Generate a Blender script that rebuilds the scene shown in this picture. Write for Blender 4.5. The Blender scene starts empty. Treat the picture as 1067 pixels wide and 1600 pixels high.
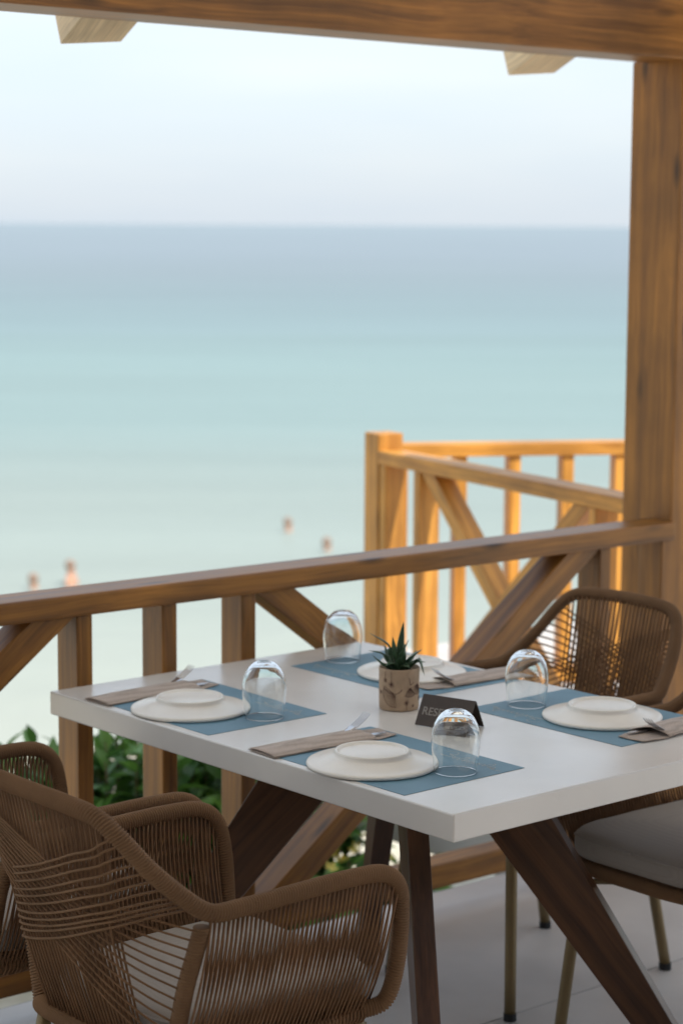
import bpy, bmesh, math, random
from mathutils import Vector, Matrix, noise
random.seed(7)
R = math.radians
SC = bpy.context.scene
COL = SC.collection

# ------------------------------------------------------------------ camera, sky, sun, exposure
cam_d = bpy.data.cameras.new('camera'); cam = bpy.data.objects.new('camera', cam_d); COL.objects.link(cam)
SC.camera = cam
cam_d.sensor_fit = 'VERTICAL'; cam_d.sensor_height = 36; cam_d.sensor_width = 24
cam_d.lens = 3343.99 / 1600 * 36
cam_d.clip_start = 0.1; cam_d.clip_end = 60000
CAMZ = 1.79819
p, r = 0.13331386, 0.00607906
fwd = Vector((0, math.cos(p), -math.sin(p))); rt = Vector((1, 0, 0)); up = rt.cross(fwd)
r2 = rt * math.cos(r) + up * math.sin(r); u2 = -rt * math.sin(r) + up * math.cos(r)
M = Matrix((r2, u2, -fwd)).transposed().to_4x4(); M.translation = Vector((0, 0, CAMZ))
cam.matrix_world = M
cam_d.dof.use_dof = True; cam_d.dof.focus_distance = 3.95; cam_d.dof.aperture_fstop = 3.8

SUN_DIR = Vector((0.74, -0.67, 0)).normalized(); SUN_EL = R(54)
w = bpy.data.worlds.new('World'); SC.world = w; w.use_nodes = True
nt = w.node_tree; nt.nodes.clear()
wo = nt.nodes.new('ShaderNodeOutputWorld')
sky = nt.nodes.new('ShaderNodeTexSky'); sky.sky_type = 'NISHITA'; sky.sun_disc = False
sky.sun_elevation = SUN_EL; sky.sun_rotation = math.atan2(SUN_DIR.x, SUN_DIR.y)
sky.air_density = 1.0; sky.dust_density = 2.0; sky.ozone_density = 1.0
bg = nt.nodes.new('ShaderNodeBackground'); bg.inputs[1].default_value = 0.05
nt.links.new(sky.outputs[0], bg.inputs[0])
veil = nt.nodes.new('ShaderNodeBackground')
tc = nt.nodes.new('ShaderNodeTexCoord'); mp = nt.nodes.new('ShaderNodeMapping'); mp.inputs['Scale'].default_value = (1.5, 1.5, 9)
nz = nt.nodes.new('ShaderNodeTexNoise'); nz.inputs['Scale'].default_value = 2.2; nz.inputs['Detail'].default_value = 5
cr = nt.nodes.new('ShaderNodeValToRGB')
cr.color_ramp.elements[0].position = .42; cr.color_ramp.elements[0].color = (0.62, 0.70, 0.79, 1)
cr.color_ramp.elements[1].position = .75; cr.color_ramp.elements[1].color = (0.71, 0.755, 0.80, 1)
nt.links.new(tc.outputs['Generated'], mp.inputs[0]); nt.links.new(mp.outputs[0], nz.inputs[0]); nt.links.new(nz.outputs[0], cr.inputs[0])
nt.links.new(cr.outputs[0], veil.inputs[0]); veil.inputs[1].default_value = .75
ad = nt.nodes.new('ShaderNodeAddShader')
nt.links.new(bg.outputs[0], ad.inputs[0]); nt.links.new(veil.outputs[0], ad.inputs[1]); nt.links.new(ad.outputs[0], wo.inputs[0])

sun_d = bpy.data.lights.new('sun', 'SUN'); sun_d.energy = 4.2; sun_d.angle = R(0.55); sun_d.color = (1.0, 0.93, 0.82)
sun = bpy.data.objects.new('sun', sun_d); COL.objects.link(sun)
sd = Vector((SUN_DIR.x * math.cos(SUN_EL), SUN_DIR.y * math.cos(SUN_EL), math.sin(SUN_EL)))
sun.rotation_euler = sd.to_track_quat('Z', 'Y').to_euler(); sun.location = (6, -4, 12)

SC.render.engine = 'CYCLES'
SC.cycles.use_denoising = True
SC.cycles.max_bounces = 12; SC.cycles.transmission_bounces = 12; SC.cycles.glossy_bounces = 6; SC.cycles.diffuse_bounces = 5
SC.view_settings.view_transform = 'Standard'; SC.view_settings.look = 'None'
SC.view_settings.exposure = 0.40; SC.view_settings.gamma = 1.0; SC.view_settings.use_curve_mapping = False

# ------------------------------------------------------------------ frames
YAW = R(49.40355)
T = Vector((0.20464683, 3.73563607, 0.75))
U = Vector((math.sin(YAW), math.cos(YAW), 0)); V = Vector((-math.cos(YAW), math.sin(YAW), 0))
UA = math.pi / 2 - YAW                       # heading of U
FZ = -0.045                                  # floor level
def tf(a, b, z=0.0):
    q = T + a * U + b * V; q.z = z; return q

# ------------------------------------------------------------------ materials
def nodes(name):
    m = bpy.data.materials.new(name); m.use_nodes = True
    n = m.node_tree; b = n.nodes['Principled BSDF']
    return m, n, b
def setp(b, **k):
    for a, v in k.items():
        b.inputs[a.replace('_', ' ')].default_value = v
def plain(name, col, rough=.6, var=.12, scale=8, bump=.0, bscale=60, metal=0, spec=.5):
    m, n, b = nodes(name)
    t = n.nodes.new('ShaderNodeTexCoord'); z = n.nodes.new('ShaderNodeTexNoise'); z.inputs['Scale'].default_value = scale; z.inputs['Detail'].default_value = 6
    n.links.new(t.outputs['Object'], z.inputs[0])
    c = n.nodes.new('ShaderNodeValToRGB')
    c.color_ramp.elements[0].position = .3; c.color_ramp.elements[1].position = .7
    c.color_ramp.elements[0].color = tuple(x * (1 - var) for x in col) + (1,)
    c.color_ramp.elements[1].color = tuple(min(1, x * (1 + var)) for x in col) + (1,)
    n.links.new(z.outputs[0], c.inputs[0]); n.links.new(c.outputs[0], b.inputs['Base Color'])
    b.inputs['Roughness'].default_value = rough; b.inputs['Metallic'].default_value = metal; b.inputs['Specular IOR Level'].default_value = spec
    if bump:
        z2 = n.nodes.new('ShaderNodeTexNoise'); z2.inputs['Scale'].default_value = bscale; z2.inputs['Detail'].default_value = 5
        n.links.new(t.outputs['Object'], z2.inputs[0])
        bp = n.nodes.new('ShaderNodeBump'); bp.inputs['Strength'].default_value = bump; bp.inputs['Distance'].default_value = .002
        n.links.new(z2.outputs[0], bp.inputs['Height']); n.links.new(bp.outputs[0], b.inputs['Normal'])
    return m
def wood(name, dark, light, rough=.5, knots=.6, grain=1.0):
    m, n, b = nodes(name)
    L = n.links
    t = n.nodes.new('ShaderNodeTexCoord'); oi = n.nodes.new('ShaderNodeObjectInfo')
    off = n.nodes.new('ShaderNodeVectorMath'); off.operation = 'MULTIPLY_ADD'
    cmb = n.nodes.new('ShaderNodeCombineXYZ')
    for i in range(3): L.new(oi.outputs['Random'], cmb.inputs[i])
    L.new(cmb.outputs[0], off.inputs[0]); off.inputs[1].default_value = (37, 11, 23); L.new(t.outputs['Object'], off.inputs[2])
    # warp
    wz = n.nodes.new('ShaderNodeTexNoise'); wz.inputs['Scale'].default_value = 2.2; wz.inputs['Detail'].default_value = 2
    L.new(off.outputs[0], wz.inputs[0])
    wm = n.nodes.new('ShaderNodeVectorMath'); wm.operation = 'MULTIPLY_ADD'; wm.inputs[1].default_value = (.0, .05, .05)
    L.new(wz.outputs['Color'], wm.inputs[0]); L.new(off.outputs[0], wm.inputs[2])
    mp = n.nodes.new('ShaderNodeMapping'); mp.inputs['Scale'].default_value = (.9, 36 * grain, 36 * grain)
    L.new(wm.outputs[0], mp.inputs[0])
    g = n.nodes.new('ShaderNodeTexNoise'); g.inputs['Scale'].default_value = 1.0; g.inputs['Detail'].default_value = 6; g.inputs['Roughness'].default_value = .6
    L.new(mp.outputs[0], g.inputs[0])
    mp2 = n.nodes.new('ShaderNodeMapping'); mp2.inputs['Scale'].default_value = (4, 190, 190); L.new(wm.outputs[0], mp2.inputs[0])
    g2 = n.nodes.new('ShaderNodeTexNoise'); g2.inputs['Scale'].default_value = 1.0; g2.inputs['Detail'].default_value = 3; L.new(mp2.outputs[0], g2.inputs[0])
    c = n.nodes.new('ShaderNodeValToRGB'); c.color_ramp.elements[0].position = .30; c.color_ramp.elements[1].position = .66
    c.color_ramp.elements[0].color = dark + (1,); c.color_ramp.elements[1].color = light + (1,)
    L.new(g.outputs[0], c.inputs[0])
    # fine fibres
    mx = n.nodes.new('ShaderNodeMix'); mx.data_type = 'RGBA'; mx.blend_type = 'MULTIPLY'; mx.inputs[0].default_value = 1
    rr = n.nodes.new('ShaderNodeMapRange'); rr.inputs[1].default_value = .3; rr.inputs[2].default_value = .7; rr.inputs[3].default_value = .78; rr.inputs[4].default_value = 1.12
    L.new(g2.outputs[0], rr.inputs[0]); L.new(c.outputs[0], mx.inputs[6]); L.new(rr.outputs[0], mx.inputs[7])
    # large stain patches
    st = n.nodes.new('ShaderNodeTexNoise'); st.inputs['Scale'].default_value = 3.3; st.inputs['Detail'].default_value = 4; L.new(off.outputs[0], st.inputs[0])
    sr = n.nodes.new('ShaderNodeMapRange'); sr.inputs[1].default_value = .3; sr.inputs[2].default_value = .7; sr.inputs[3].default_value = .68; sr.inputs[4].default_value = 1.15
    L.new(st.outputs[0], sr.inputs[0])
    mx2 = n.nodes.new('ShaderNodeMix'); mx2.data_type = 'RGBA'; mx2.blend_type = 'MULTIPLY'; mx2.inputs[0].default_value = 1
    L.new(mx.outputs[2], mx2.inputs[6]); L.new(sr.outputs[0], mx2.inputs[7])
    # knots
    km = n.nodes.new('ShaderNodeMapping'); km.inputs['Scale'].default_value = (3.2, 12, 12); L.new(off.outputs[0], km.inputs[0])
    vo = n.nodes.new('ShaderNodeTexVoronoi'); vo.inputs['Scale'].default_value = 1.0; L.new(km.outputs[0], vo.inputs[0])
    kr = n.nodes.new('ShaderNodeMapRange'); kr.inputs[1].default_value = .05; kr.inputs[2].default_value = .2; kr.inputs[3].default_value = 1 - knots; kr.inputs[4].default_value = 1
    L.new(vo.outputs['Distance'], kr.inputs[0])
    mx3 = n.nodes.new('ShaderNodeMix'); mx3.data_type = 'RGBA'; mx3.blend_type = 'MULTIPLY'; mx3.inputs[0].default_value = 1
    L.new(mx2.outputs[2], mx3.inputs[6]); L.new(kr.outputs[0], mx3.inputs[7])
    L.new(mx3.outputs[2], b.inputs['Base Color'])
    rm = n.nodes.new('ShaderNodeMapRange'); rm.inputs[3].default_value = rough - .18; rm.inputs[4].default_value = rough + .05
    L.new(g.outputs[0], rm.inputs[0]); L.new(rm.outputs[0], b.inputs['Roughness'])
    bp = n.nodes.new('ShaderNodeBump'); bp.inputs['Strength'].default_value = .35; bp.inputs['Distance'].default_value = .0015
    ba = n.nodes.new('ShaderNodeMath'); ba.operation = 'ADD'; L.new(g.outputs[0], ba.inputs[0]); L.new(g2.outputs[0], ba.inputs[1])
    L.new(ba.outputs[0], bp.inputs['Height']); L.new(bp.outputs[0], b.inputs['Normal'])
    b.inputs['Specular IOR Level'].default_value = .42
    return m
MAT = {}
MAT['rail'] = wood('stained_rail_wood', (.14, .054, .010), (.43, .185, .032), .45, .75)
MAT['rail_sun'] = wood('sun_brightened_rail_wood', (.36, .145, .022), (.80, .38, .070), .5, .35)  # base colour raised to stand in for sunlight on the outer railings
MAT['post'] = wood('stained_post_wood', (.22, .090, .016), (.46, .20, .034), .5, .7)
MAT['beam'] = wood('beam_wood', (.15, .060, .013), (.40, .17, .036), .5)
MAT['tail'] = wood('pale_rafter_wood', (.78, .60, .38), (.90, .74, .50), .65, .25)
MAT['roof'] = wood('pale_roof_board_wood', (.66, .58, .46), (.82, .75, .64), .6, .2)
MAT['leg'] = wood('walnut_leg_wood', (.045, .018, .008), (.125, .054, .022), .42, .3)

def table_white():
    m, n, b = nodes('white_painted_top'); L = n.links
    t = n.nodes.new('ShaderNodeTexCoord')
    mp = n.nodes.new('ShaderNodeMapping'); mp.inputs['Scale'].default_value = (60, 3, 60); L.new(t.outputs['Object'], mp.inputs[0])
    g = n.nodes.new('ShaderNodeTexNoise'); g.inputs['Scale'].default_value = 1; g.inputs['Detail'].default_value = 5; L.new(mp.outputs[0], g.inputs[0])
    g2 = n.nodes.new('ShaderNodeTexNoise'); g2.inputs['Scale'].default_value = 4; g2.inputs['Detail'].default_value = 6; L.new(t.outputs['Object'], g2.inputs[0])
    c = n.nodes.new('ShaderNodeValToRGB'); c.color_ramp.elements[0].position = .3; c.color_ramp.elements[1].position = .65
    c.color_ramp.elements[0].color = (.70, .69, .665, 1); c.color_ramp.elements[1].color = (.77, .76, .735, 1)
    L.new(g2.outputs[0], c.inputs[0]); L.new(c.outputs[0], b.inputs['Base Color'])
    # small dents
    v = n.nodes.new('ShaderNodeTexNoise'); v.inputs['Scale'].default_value = 45; v.inputs['Detail'].default_value = 2; L.new(t.outputs['Object'], v.inputs[0])
    vr = n.nodes.new('ShaderNodeMapRange'); vr.inputs[1].default_value = .68; vr.inputs[2].default_value = .74; vr.inputs[3].default_value = 0; vr.inputs[4].default_value = -1.2
    L.new(v.outputs[0], vr.inputs[0])
    a = n.nodes.new('ShaderNodeMath'); a.operation = 'ADD'; L.new(g.outputs[0], a.inputs[0]); L.new(vr.outputs[0], a.inputs[1])
    bp = n.nodes.new('ShaderNodeBump'); bp.inputs['Strength'].default_value = .16; bp.inputs['Distance'].default_value = .0010
    L.new(a.outputs[0], bp.inputs['Height']); L.new(bp.outputs[0], b.inputs['Normal'])
    g3 = n.nodes.new('ShaderNodeTexNoise'); g3.inputs['Scale'].default_value = 5; g3.inputs['Detail'].default_value = 3; L.new(t.outputs['Object'], g3.inputs[0])
    r3 = n.nodes.new('ShaderNodeMapRange'); r3.inputs[1].default_value = .35; r3.inputs[2].default_value = .65; r3.inputs[3].default_value = .20; r3.inputs[4].default_value = .27; L.new(g3.outputs[0], r3.inputs[0])
    L.new(r3.outputs[0], b.inputs['Roughness']); b.inputs['IOR'].default_value = 1.75
    return m
MAT['top'] = table_white()
MAT['mat'] = plain('blue_paper', (.13, .26, .35), .5, .06, 12, .08, 300)
MAT['print'] = plain('pale_print', (.50, .49, .44), .6, .1)
MAT['ceramic'] = plain('cream_stoneware', (.85, .825, .765), .26, .04, 14, .05, 90)
MAT['mark'] = plain('grey_stamp', (.42, .40, .36), .6, .05)
MAT['steel'] = plain('steel', (.62, .62, .63), .22, .03, 20, metal=1)
MAT['rope'] = plain('rope_cord', (.20, .115, .060), .75, .16, 9, .5, 900, spec=.25)
MAT['rope2'] = plain('rope_cord_flat', (.19, .105, .054), .75, .2, 14, .0, 900, spec=.25)
MAT['brass'] = plain('bronze_lacquered_tube', (.24, .175, .085), .38, .12, 10, metal=.35)
MAT['cap'] = plain('black_rubber', (.012, .012, .013), .6)
MAT['tile'] = plain('grey_floor_tile', (.54, .51, .475), .45, .10, 3.5, .2, 120)
MAT['grout'] = plain('grout', (.29, .28, .27), .9)
MAT['deck_side'] = plain('deck_edge_concrete', (.42, .40, .36), .9, .1)
MAT['card'] = plain('dark_brown_card', (.050, .033, .024), .42, .12, 30, .15, 200)
MAT['letter'] = plain('embossed_letter', (.26, .235, .21), .3, .1)
MAT['pot'] = plain('kraft_cork_pot', (.45, .32, .21), .7, .14, 40, .25, 300)
MAT['ink'] = plain('brown_ink', (.10, .045, .035), .7, .1)
MAT['soil'] = plain('soil', (.03, .02, .014), .95)
MAT['succ'] = plain('succulent_green', (.045, .095, .045), .42, .3, 40)
MAT['succ_edge'] = plain('succulent_pale_edge', (.30, .36, .24), .5, .1)
MAT['plaster'] = plain('cream_plaster', (.50, .45, .38), .9, .08, 3, .3, 40)
m, n, b = nodes('light_diffuser_canvas')  # translucent canvas made up to diffuse daylight onto the table, never in view
b.inputs['Base Color'].default_value = (.80, .78, .72, 1); b.inputs['Roughness'].default_value = .9
tr = n.nodes.new('ShaderNodeBsdfTranslucent'); tr.inputs[0].default_value = (.80, .77, .70, 1)
mx = n.nodes.new('ShaderNodeMixShader'); mx.inputs[0].default_value = .55
n.links.new(b.outputs[0], mx.inputs[1]); n.links.new(tr.outputs[0], mx.inputs[2]); n.links.new(mx.outputs[0], n.nodes['Material Output'].inputs[0])
MAT['canvas'] = m
MAT['skin'] = plain('skin', (.55, .30, .20), .5, .05)
MAT['hair'] = plain('brown_hair', (.27, .18, .13), .6)
MAT['swim'] = plain('dark_swimwear', (.05, .05, .09), .7)
MAT['flower'] = plain('yellow_flower', (.70, .58, .12), .6)
MAT['branch'] = plain('shrub_branch', (.14, .10, .05), .8)

def fabric(name, c1, c2, sc):
    m, n, b = nodes(name); L = n.links
    t = n.nodes.new('ShaderNodeTexCoord')
    ch = n.nodes.new('ShaderNodeTexVoronoi'); ch.inputs['Scale'].default_value = sc; ch.inputs['Randomness'].default_value = 0.15
    L.new(t.outputs['Object'], ch.inputs[0])
    c = n.nodes.new('ShaderNodeValToRGB'); c.color_ramp.elements[0].position = .1; c.color_ramp.elements[1].position = .6
    c.color_ramp.elements[0].color = c1 + (1,); c.color_ramp.elements[1].color = c2 + (1,)
    L.new(ch.outputs['Distance'], c.inputs[0]); L.new(c.outputs[0], b.inputs['Base Color'])
    bp = n.nodes.new('ShaderNodeBump'); bp.inputs['Strength'].default_value = .3; bp.inputs['Distance'].default_value = .0006
    L.new(ch.outputs['Distance'], bp.inputs['Height']); L.new(bp.outputs[0], b.inputs['Normal'])
    b.inputs['Roughness'].default_value = .9; b.inputs['Sheen Weight'].default_value = .15
    return m
MAT['napkin'] = fabric('beige_dotted_paper', (.66, .56, .49), (.36, .29, .24), 270)
MAT['cushion'] = fabric('grey_beige_canvas', (.38, .345, .315), (.31, .28, .255), 700)

m, n, b = nodes('clear_glass')
b.inputs['Base Color'].default_value = (.98, 1, 1, 1); b.inputs['Roughness'].default_value = 0; b.inputs['Transmission Weight'].default_value = 1; b.inputs['IOR'].default_value = 1.5
MAT['glass'] = m

def leafmat(name, c1, c2):
    m, n, b = nodes(name); L = n.links
    oi = n.nodes.new('ShaderNodeObjectInfo'); c = n.nodes.new('ShaderNodeValToRGB')
    c.color_ramp.elements[0].color = c1 + (1,); c.color_ramp.elements[1].color = c2 + (1,)
    g = n.nodes.new('ShaderNodeNewGeometry'); ma = n.nodes.new('ShaderNodeMath'); ma.operation = 'ADD'
    mf = n.nodes.new('ShaderNodeMath'); mf.operation = 'FRACT'
    L.new(oi.outputs['Random'], ma.inputs[0]); L.new(g.outputs['Random Per Island'], ma.inputs[1]); L.new(ma.outputs[0], mf.inputs[0])
    L.new(mf.outputs[0], c.inputs[0]); L.new(c.outputs[0], b.inputs['Base Color'])
    b.inputs['Roughness'].default_value = .32
    tr = n.nodes.new('ShaderNodeBsdfTranslucent'); L.new(c.outputs[0], tr.inputs[0])
    mx = n.nodes.new('ShaderNodeMixShader'); mx.inputs[0].default_value = .3
    L.new(b.outputs[0], mx.inputs[1]); L.new(tr.outputs[0], mx.inputs[2]); L.new(mx.outputs[0], n.nodes['Material Output'].inputs[0])
    return m
MAT['leaf'] = leafmat('shrub_leaf', (.040, .12, .028), (.20, .40, .07))

def ground_mat():
    m, n, b = nodes('pale_sand'); L = n.links
    g = n.nodes.new('ShaderNodeNewGeometry')
    z = n.nodes.new('ShaderNodeTexNoise'); z.inputs['Scale'].default_value = 1.1; z.inputs['Detail'].default_value = 8; L.new(g.outputs['Position'], z.inputs[0])
    z2 = n.nodes.new('ShaderNodeTexNoise'); z2.inputs['Scale'].default_value = 14; z2.inputs['Detail'].default_value = 6; L.new(g.outputs['Position'], z2.inputs[0])
    c = n.nodes.new('ShaderNodeValToRGB'); c.color_ramp.elements[0].position = .34; c.color_ramp.elements[1].position = .6
    c.color_ramp.elements[0].color = (.42, .37, .26, 1); c.color_ramp.elements[1].color = (.62, .58, .48, 1)
    a = n.nodes.new('ShaderNodeMath'); a.operation = 'MULTIPLY_ADD'; a.inputs[1].default_value = .5
    L.new(z2.outputs[0], a.inputs[0]); h = n.nodes.new('ShaderNodeMath'); h.operation = 'MULTIPLY'; h.inputs[1].default_value = .5; L.new(z.outputs[0], h.inputs[0]); L.new(h.outputs[0], a.inputs[2])
    L.new(a.outputs[0], c.inputs[0]); L.new(c.outputs[0], b.inputs['Base Color'])
    bp = n.nodes.new('ShaderNodeBump'); bp.inputs['Strength'].default_value = .5; bp.inputs['Distance'].default_value = .03
    L.new(z2.outputs[0], bp.inputs['Height']); L.new(bp.outputs[0], b.inputs['Normal'])
    b.inputs['Roughness'].default_value = .95
    return m
MAT['sand'] = ground_mat()

def sea_mat():
    m, n, b = nodes('sea_water'); L = n.links
    g = n.nodes.new('ShaderNodeNewGeometry'); s = n.nodes.new('ShaderNodeSeparateXYZ'); L.new(g.outputs['Position'], s.inputs[0])
    # distance from the shore on a log scale, broken by broad noise (sand bars, deeper water)
    mp = n.nodes.new('ShaderNodeMapping'); mp.inputs['Scale'].default_value = (.006, .03, 1); L.new(g.outputs['Position'], mp.inputs[0])
    z = n.nodes.new('ShaderNodeTexNoise'); z.inputs['Scale'].default_value = 1; z.inputs['Detail'].default_value = 5; L.new(mp.outputs[0], z.inputs[0])
    lg = n.nodes.new('ShaderNodeMath'); lg.operation = 'LOGARITHM'; lg.inputs[1].default_value = 10; L.new(s.outputs['Y'], lg.inputs[0])
    ad = n.nodes.new('ShaderNodeMath'); ad.operation = 'MULTIPLY_ADD'; ad.inputs[1].default_value = .22; L.new(z.outputs[0], ad.inputs[0]); L.new(lg.outputs[0], ad.inputs[2])
    mr = n.nodes.new('ShaderNodeMapRange'); mr.inputs[1].default_value = 1.4 + .11; mr.inputs[2].default_value = 3.6 + .11; L.new(ad.outputs[0], mr.inputs[0])
    c = n.nodes.new('ShaderNodeValToRGB'); cr = c.color_ramp
    def pos(y): return (math.log10(y) - 1.4) / 2.2
    stops = SEA
    cr.elements[0].position = pos(stops[0][0]); cr.elements[0].color = stops[0][1] + (1,)
    cr.elements[1].position = pos(stops[-1][0]); cr.elements[1].color = stops[-1][1] + (1,)
    for y, col in stops[1:-1]:
        e = cr.elements.new(pos(y)); e.color = col + (1,)
    L.new(mr.outputs[0], c.inputs[0])
    mp3 = n.nodes.new('ShaderNodeMapping'); mp3.inputs['Scale'].default_value = (.012, .09, 1); mp3.inputs['Rotation'].default_value = (0, 0, .06); L.new(g.outputs['Position'], mp3.inputs[0])
    z3 = n.nodes.new('ShaderNodeTexNoise'); z3.inputs['Scale'].default_value = 1; z3.inputs['Detail'].default_value = 7; z3.inputs['Roughness'].default_value = .65; L.new(mp3.outputs[0], z3.inputs[0])
    r3 = n.nodes.new('ShaderNodeMapRange'); r3.inputs[1].default_value = .3; r3.inputs[2].default_value = .7; r3.inputs[3].default_value = .91; r3.inputs[4].default_value = 1.08; L.new(z3.outputs[0], r3.inputs[0])
    m3 = n.nodes.new('ShaderNodeMix'); m3.data_type = 'RGBA'; m3.blend_type = 'MULTIPLY'; m3.inputs[0].default_value = 1; L.new(c.outputs[0], m3.inputs[6]); L.new(r3.outputs[0], m3.inputs[7])
    L.new(m3.outputs[2], b.inputs['Base Color'])
    w1 = n.nodes.new('ShaderNodeTexNoise'); w1.inputs['Scale'].default_value = 1.3; w1.inputs['Detail'].default_value = 6
    mp2 = n.nodes.new('ShaderNodeMapping'); mp2.inputs['Scale'].default_value = (.5, 1, 1); L.new(g.outputs['Position'], mp2.inputs[0]); L.new(mp2.outputs[0], w1.inputs[0])
    bp = n.nodes.new('ShaderNodeBump'); bp.inputs['Strength'].default_value = .7; bp.inputs['Distance'].default_value = .15
    L.new(w1.outputs[0], bp.inputs['Height']); L.new(bp.outputs[0], b.inputs['Normal'])
    b.inputs['Roughness'].default_value = .42; b.inputs['Specular IOR Level'].default_value = .25; b.inputs['IOR'].default_value = 1.33
    return m
SEA = [(28, (.36, .39, .345)), (40, (.29, .335, .305)), (52, (.25, .305, .285)), (76, (.20, .28, .275)), (110, (.19, .275, .275)), (150, (.175, .25, .265)), (200, (.168, .232, .252)), (300, (.175, .226, .252)), (500, (.19, .24, .275)), (3500, (.205, .26, .295))]
MAT['sea'] = sea_mat()

# ------------------------------------------------------------------ mesh helpers
def link(name, me, mat=None, parent=None, loc=(0, 0, 0), rot=(0, 0, 0), mtx=None):
    o = bpy.data.objects.new(name, me); COL.objects.link(o)
    if me is not None and mat is not None and not me.materials: me.materials.append(MAT[mat] if isinstance(mat, str) else mat)
    if parent: o.parent = parent
    if mtx is not None: o.matrix_local = mtx
    else: o.location = loc; o.rotation_euler = rot
    return o
def tag(o, label, cat, group=None):
    o['label'] = label; o['category'] = cat
    if group: o['group'] = group
    return o
def empty(name, loc, rz, label, cat, group=None):
    o = bpy.data.objects.new(name, None); COL.objects.link(o); o.empty_display_size = .1
    o.location = loc; o.rotation_euler = (0, 0, rz); return tag(o, label, cat, group)
def bm_mesh(bm, name, smooth=False):
    me = bpy.data.meshes.new(name); bm.to_mesh(me); bm.free()
    if smooth: me.polygons.foreach_set('use_smooth', [True] * len(me.polygons))
    return me
def pyd(name, v, f, smooth=False):
    me = bpy.data.meshes.new(name); me.from_pydata(v, [], f); me.update()
    if smooth: me.polygons.foreach_set('use_smooth', [True] * len(me.polygons))
    return me
def box_me(lx, ly, lz, bev=.003, x0=None, name='box', seg=1, wob=0):
    bm = bmesh.new(); bmesh.ops.create_cube(bm, size=1)
    for v in bm.verts:
        v.co.x = (v.co.x + .5) * lx if x0 is None else v.co.x * lx
        v.co.y *= ly; v.co.z *= lz
    if bev: bmesh.ops.bevel(bm, geom=bm.edges[:], offset=bev, segments=2, profile=.6, affect='EDGES')
    return bm_mesh(bm, name)
def axes(a, b, side):
    x = (b - a).normalized(); y = side - x * side.dot(x); y.normalize(); z = x.cross(y)
    m = Matrix((x, y, z)).transposed().to_4x4(); m.translation = a; return m
def plank(name, a, b, w, t, mat, parent, side=(0, 1, 0), bev=.004):
    """w: size along 'side'; t: size along the third axis"""
    a = Vector(a); b = Vector(b)
    return link(name, box_me((b - a).length, w, t, bev, name=name), mat, parent, mtx=axes(a, b, Vector(side)))
def prism(name, pts, th, mat, parent, mtx, bev=.003):
    """pts in local xz plane, thickness along y"""
    bm = bmesh.new(); vs = [bm.verts.new((x, -th / 2, z)) for x, z in pts]; f = bm.faces.new(vs)
    e = bmesh.ops.extrude_face_region(bm, geom=[f]); vv = [g for g in e['geom'] if isinstance(g, bmesh.types.BMVert)]
    bmesh.ops.translate(bm, verts=vv, vec=(0, th, 0)); bmesh.ops.recalc_face_normals(bm, faces=bm.faces[:])
    if bev: bmesh.ops.bevel(bm, geom=bm.edges[:], offset=bev, segments=2, profile=.6, affect='EDGES')
    return link(name, bm_mesh(bm, name), mat, parent, mtx=mtx)
def lathe(name, prof, n=64, closed=False):
    v = []; f = []; rows = []
    for rr_, z in prof:
        if rr_ < 1e-6: rows.append([len(v)]); v.append((0, 0, z))
        else:
            rows.append(list(range(len(v), len(v) + n)))
            v += [(rr_ * math.cos(2 * math.pi * k / n), rr_ * math.sin(2 * math.pi * k / n), z) for k in range(n)]
    pairs = list(zip(rows, rows[1:])) + ([(rows[-1], rows[0])] if closed else [])
    for a, b_ in pairs:
        for k in range(n):
            k2 = (k + 1) % n
            if len(a) == 1 and len(b_) == 1: continue
            if len(a) == 1: f.append((a[0], b_[k], b_[k2]))
            elif len(b_) == 1: f.append((a[k], b_[0], a[k2]))
            else: f.append((a[k], b_[k], b_[k2], a[k2]))
    me = pyd(name, v, f, True)
    bm = bmesh.new(); bm.from_mesh(me); bmesh.ops.recalc_face_normals(bm, faces=bm.faces[:]); bm.to_mesh(me); bm.free()
    me.polygons.foreach_set('use_smooth', [True] * len(me.polygons))
    return me
def catmull(P, step):
    P = [Vector(q) for q in P]; P = [P[0] * 2 - P[1]] + P + [P[-1] * 2 - P[-2]]
    pts = []
    for i in range(1, len(P) - 2):
        a, b_, c, d = P[i - 1:i + 3]
        for k in range(24):
            t = k / 24
            pts.append(.5 * ((2 * b_) + (c - a) * t + (2 * a - 5 * b_ + 4 * c - d) * t * t + (-a + 3 * b_ - 3 * c + d) * t ** 3))
    pts.append(P[-2])
    # resample
    L = [0]
    for i in range(1, len(pts)): L.append(L[-1] + (pts[i] - pts[i - 1]).length)
    n_ = max(2, int(round(L[-1] / step))); out = []; j = 0
    for k in range(n_ + 1):
        s = L[-1] * k / n_
        while j < len(L) - 2 and L[j + 1] < s: j += 1
        t = (s - L[j]) / max(1e-9, L[j + 1] - L[j]); out.append(pts[j].lerp(pts[j + 1], min(1, t)))
    return out
def frames(pts):
    T_ = [(pts[min(i + 1, len(pts) - 1)] - pts[max(i - 1, 0)]).normalized() for i in range(len(pts))]
    n0 = T_[0].orthogonal().normalized(); out = []
    for t in T_:
        n0 = (n0 - t * n0.dot(t)).normalized(); out.append((n0.copy(), t.cross(n0)))
    return out
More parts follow.
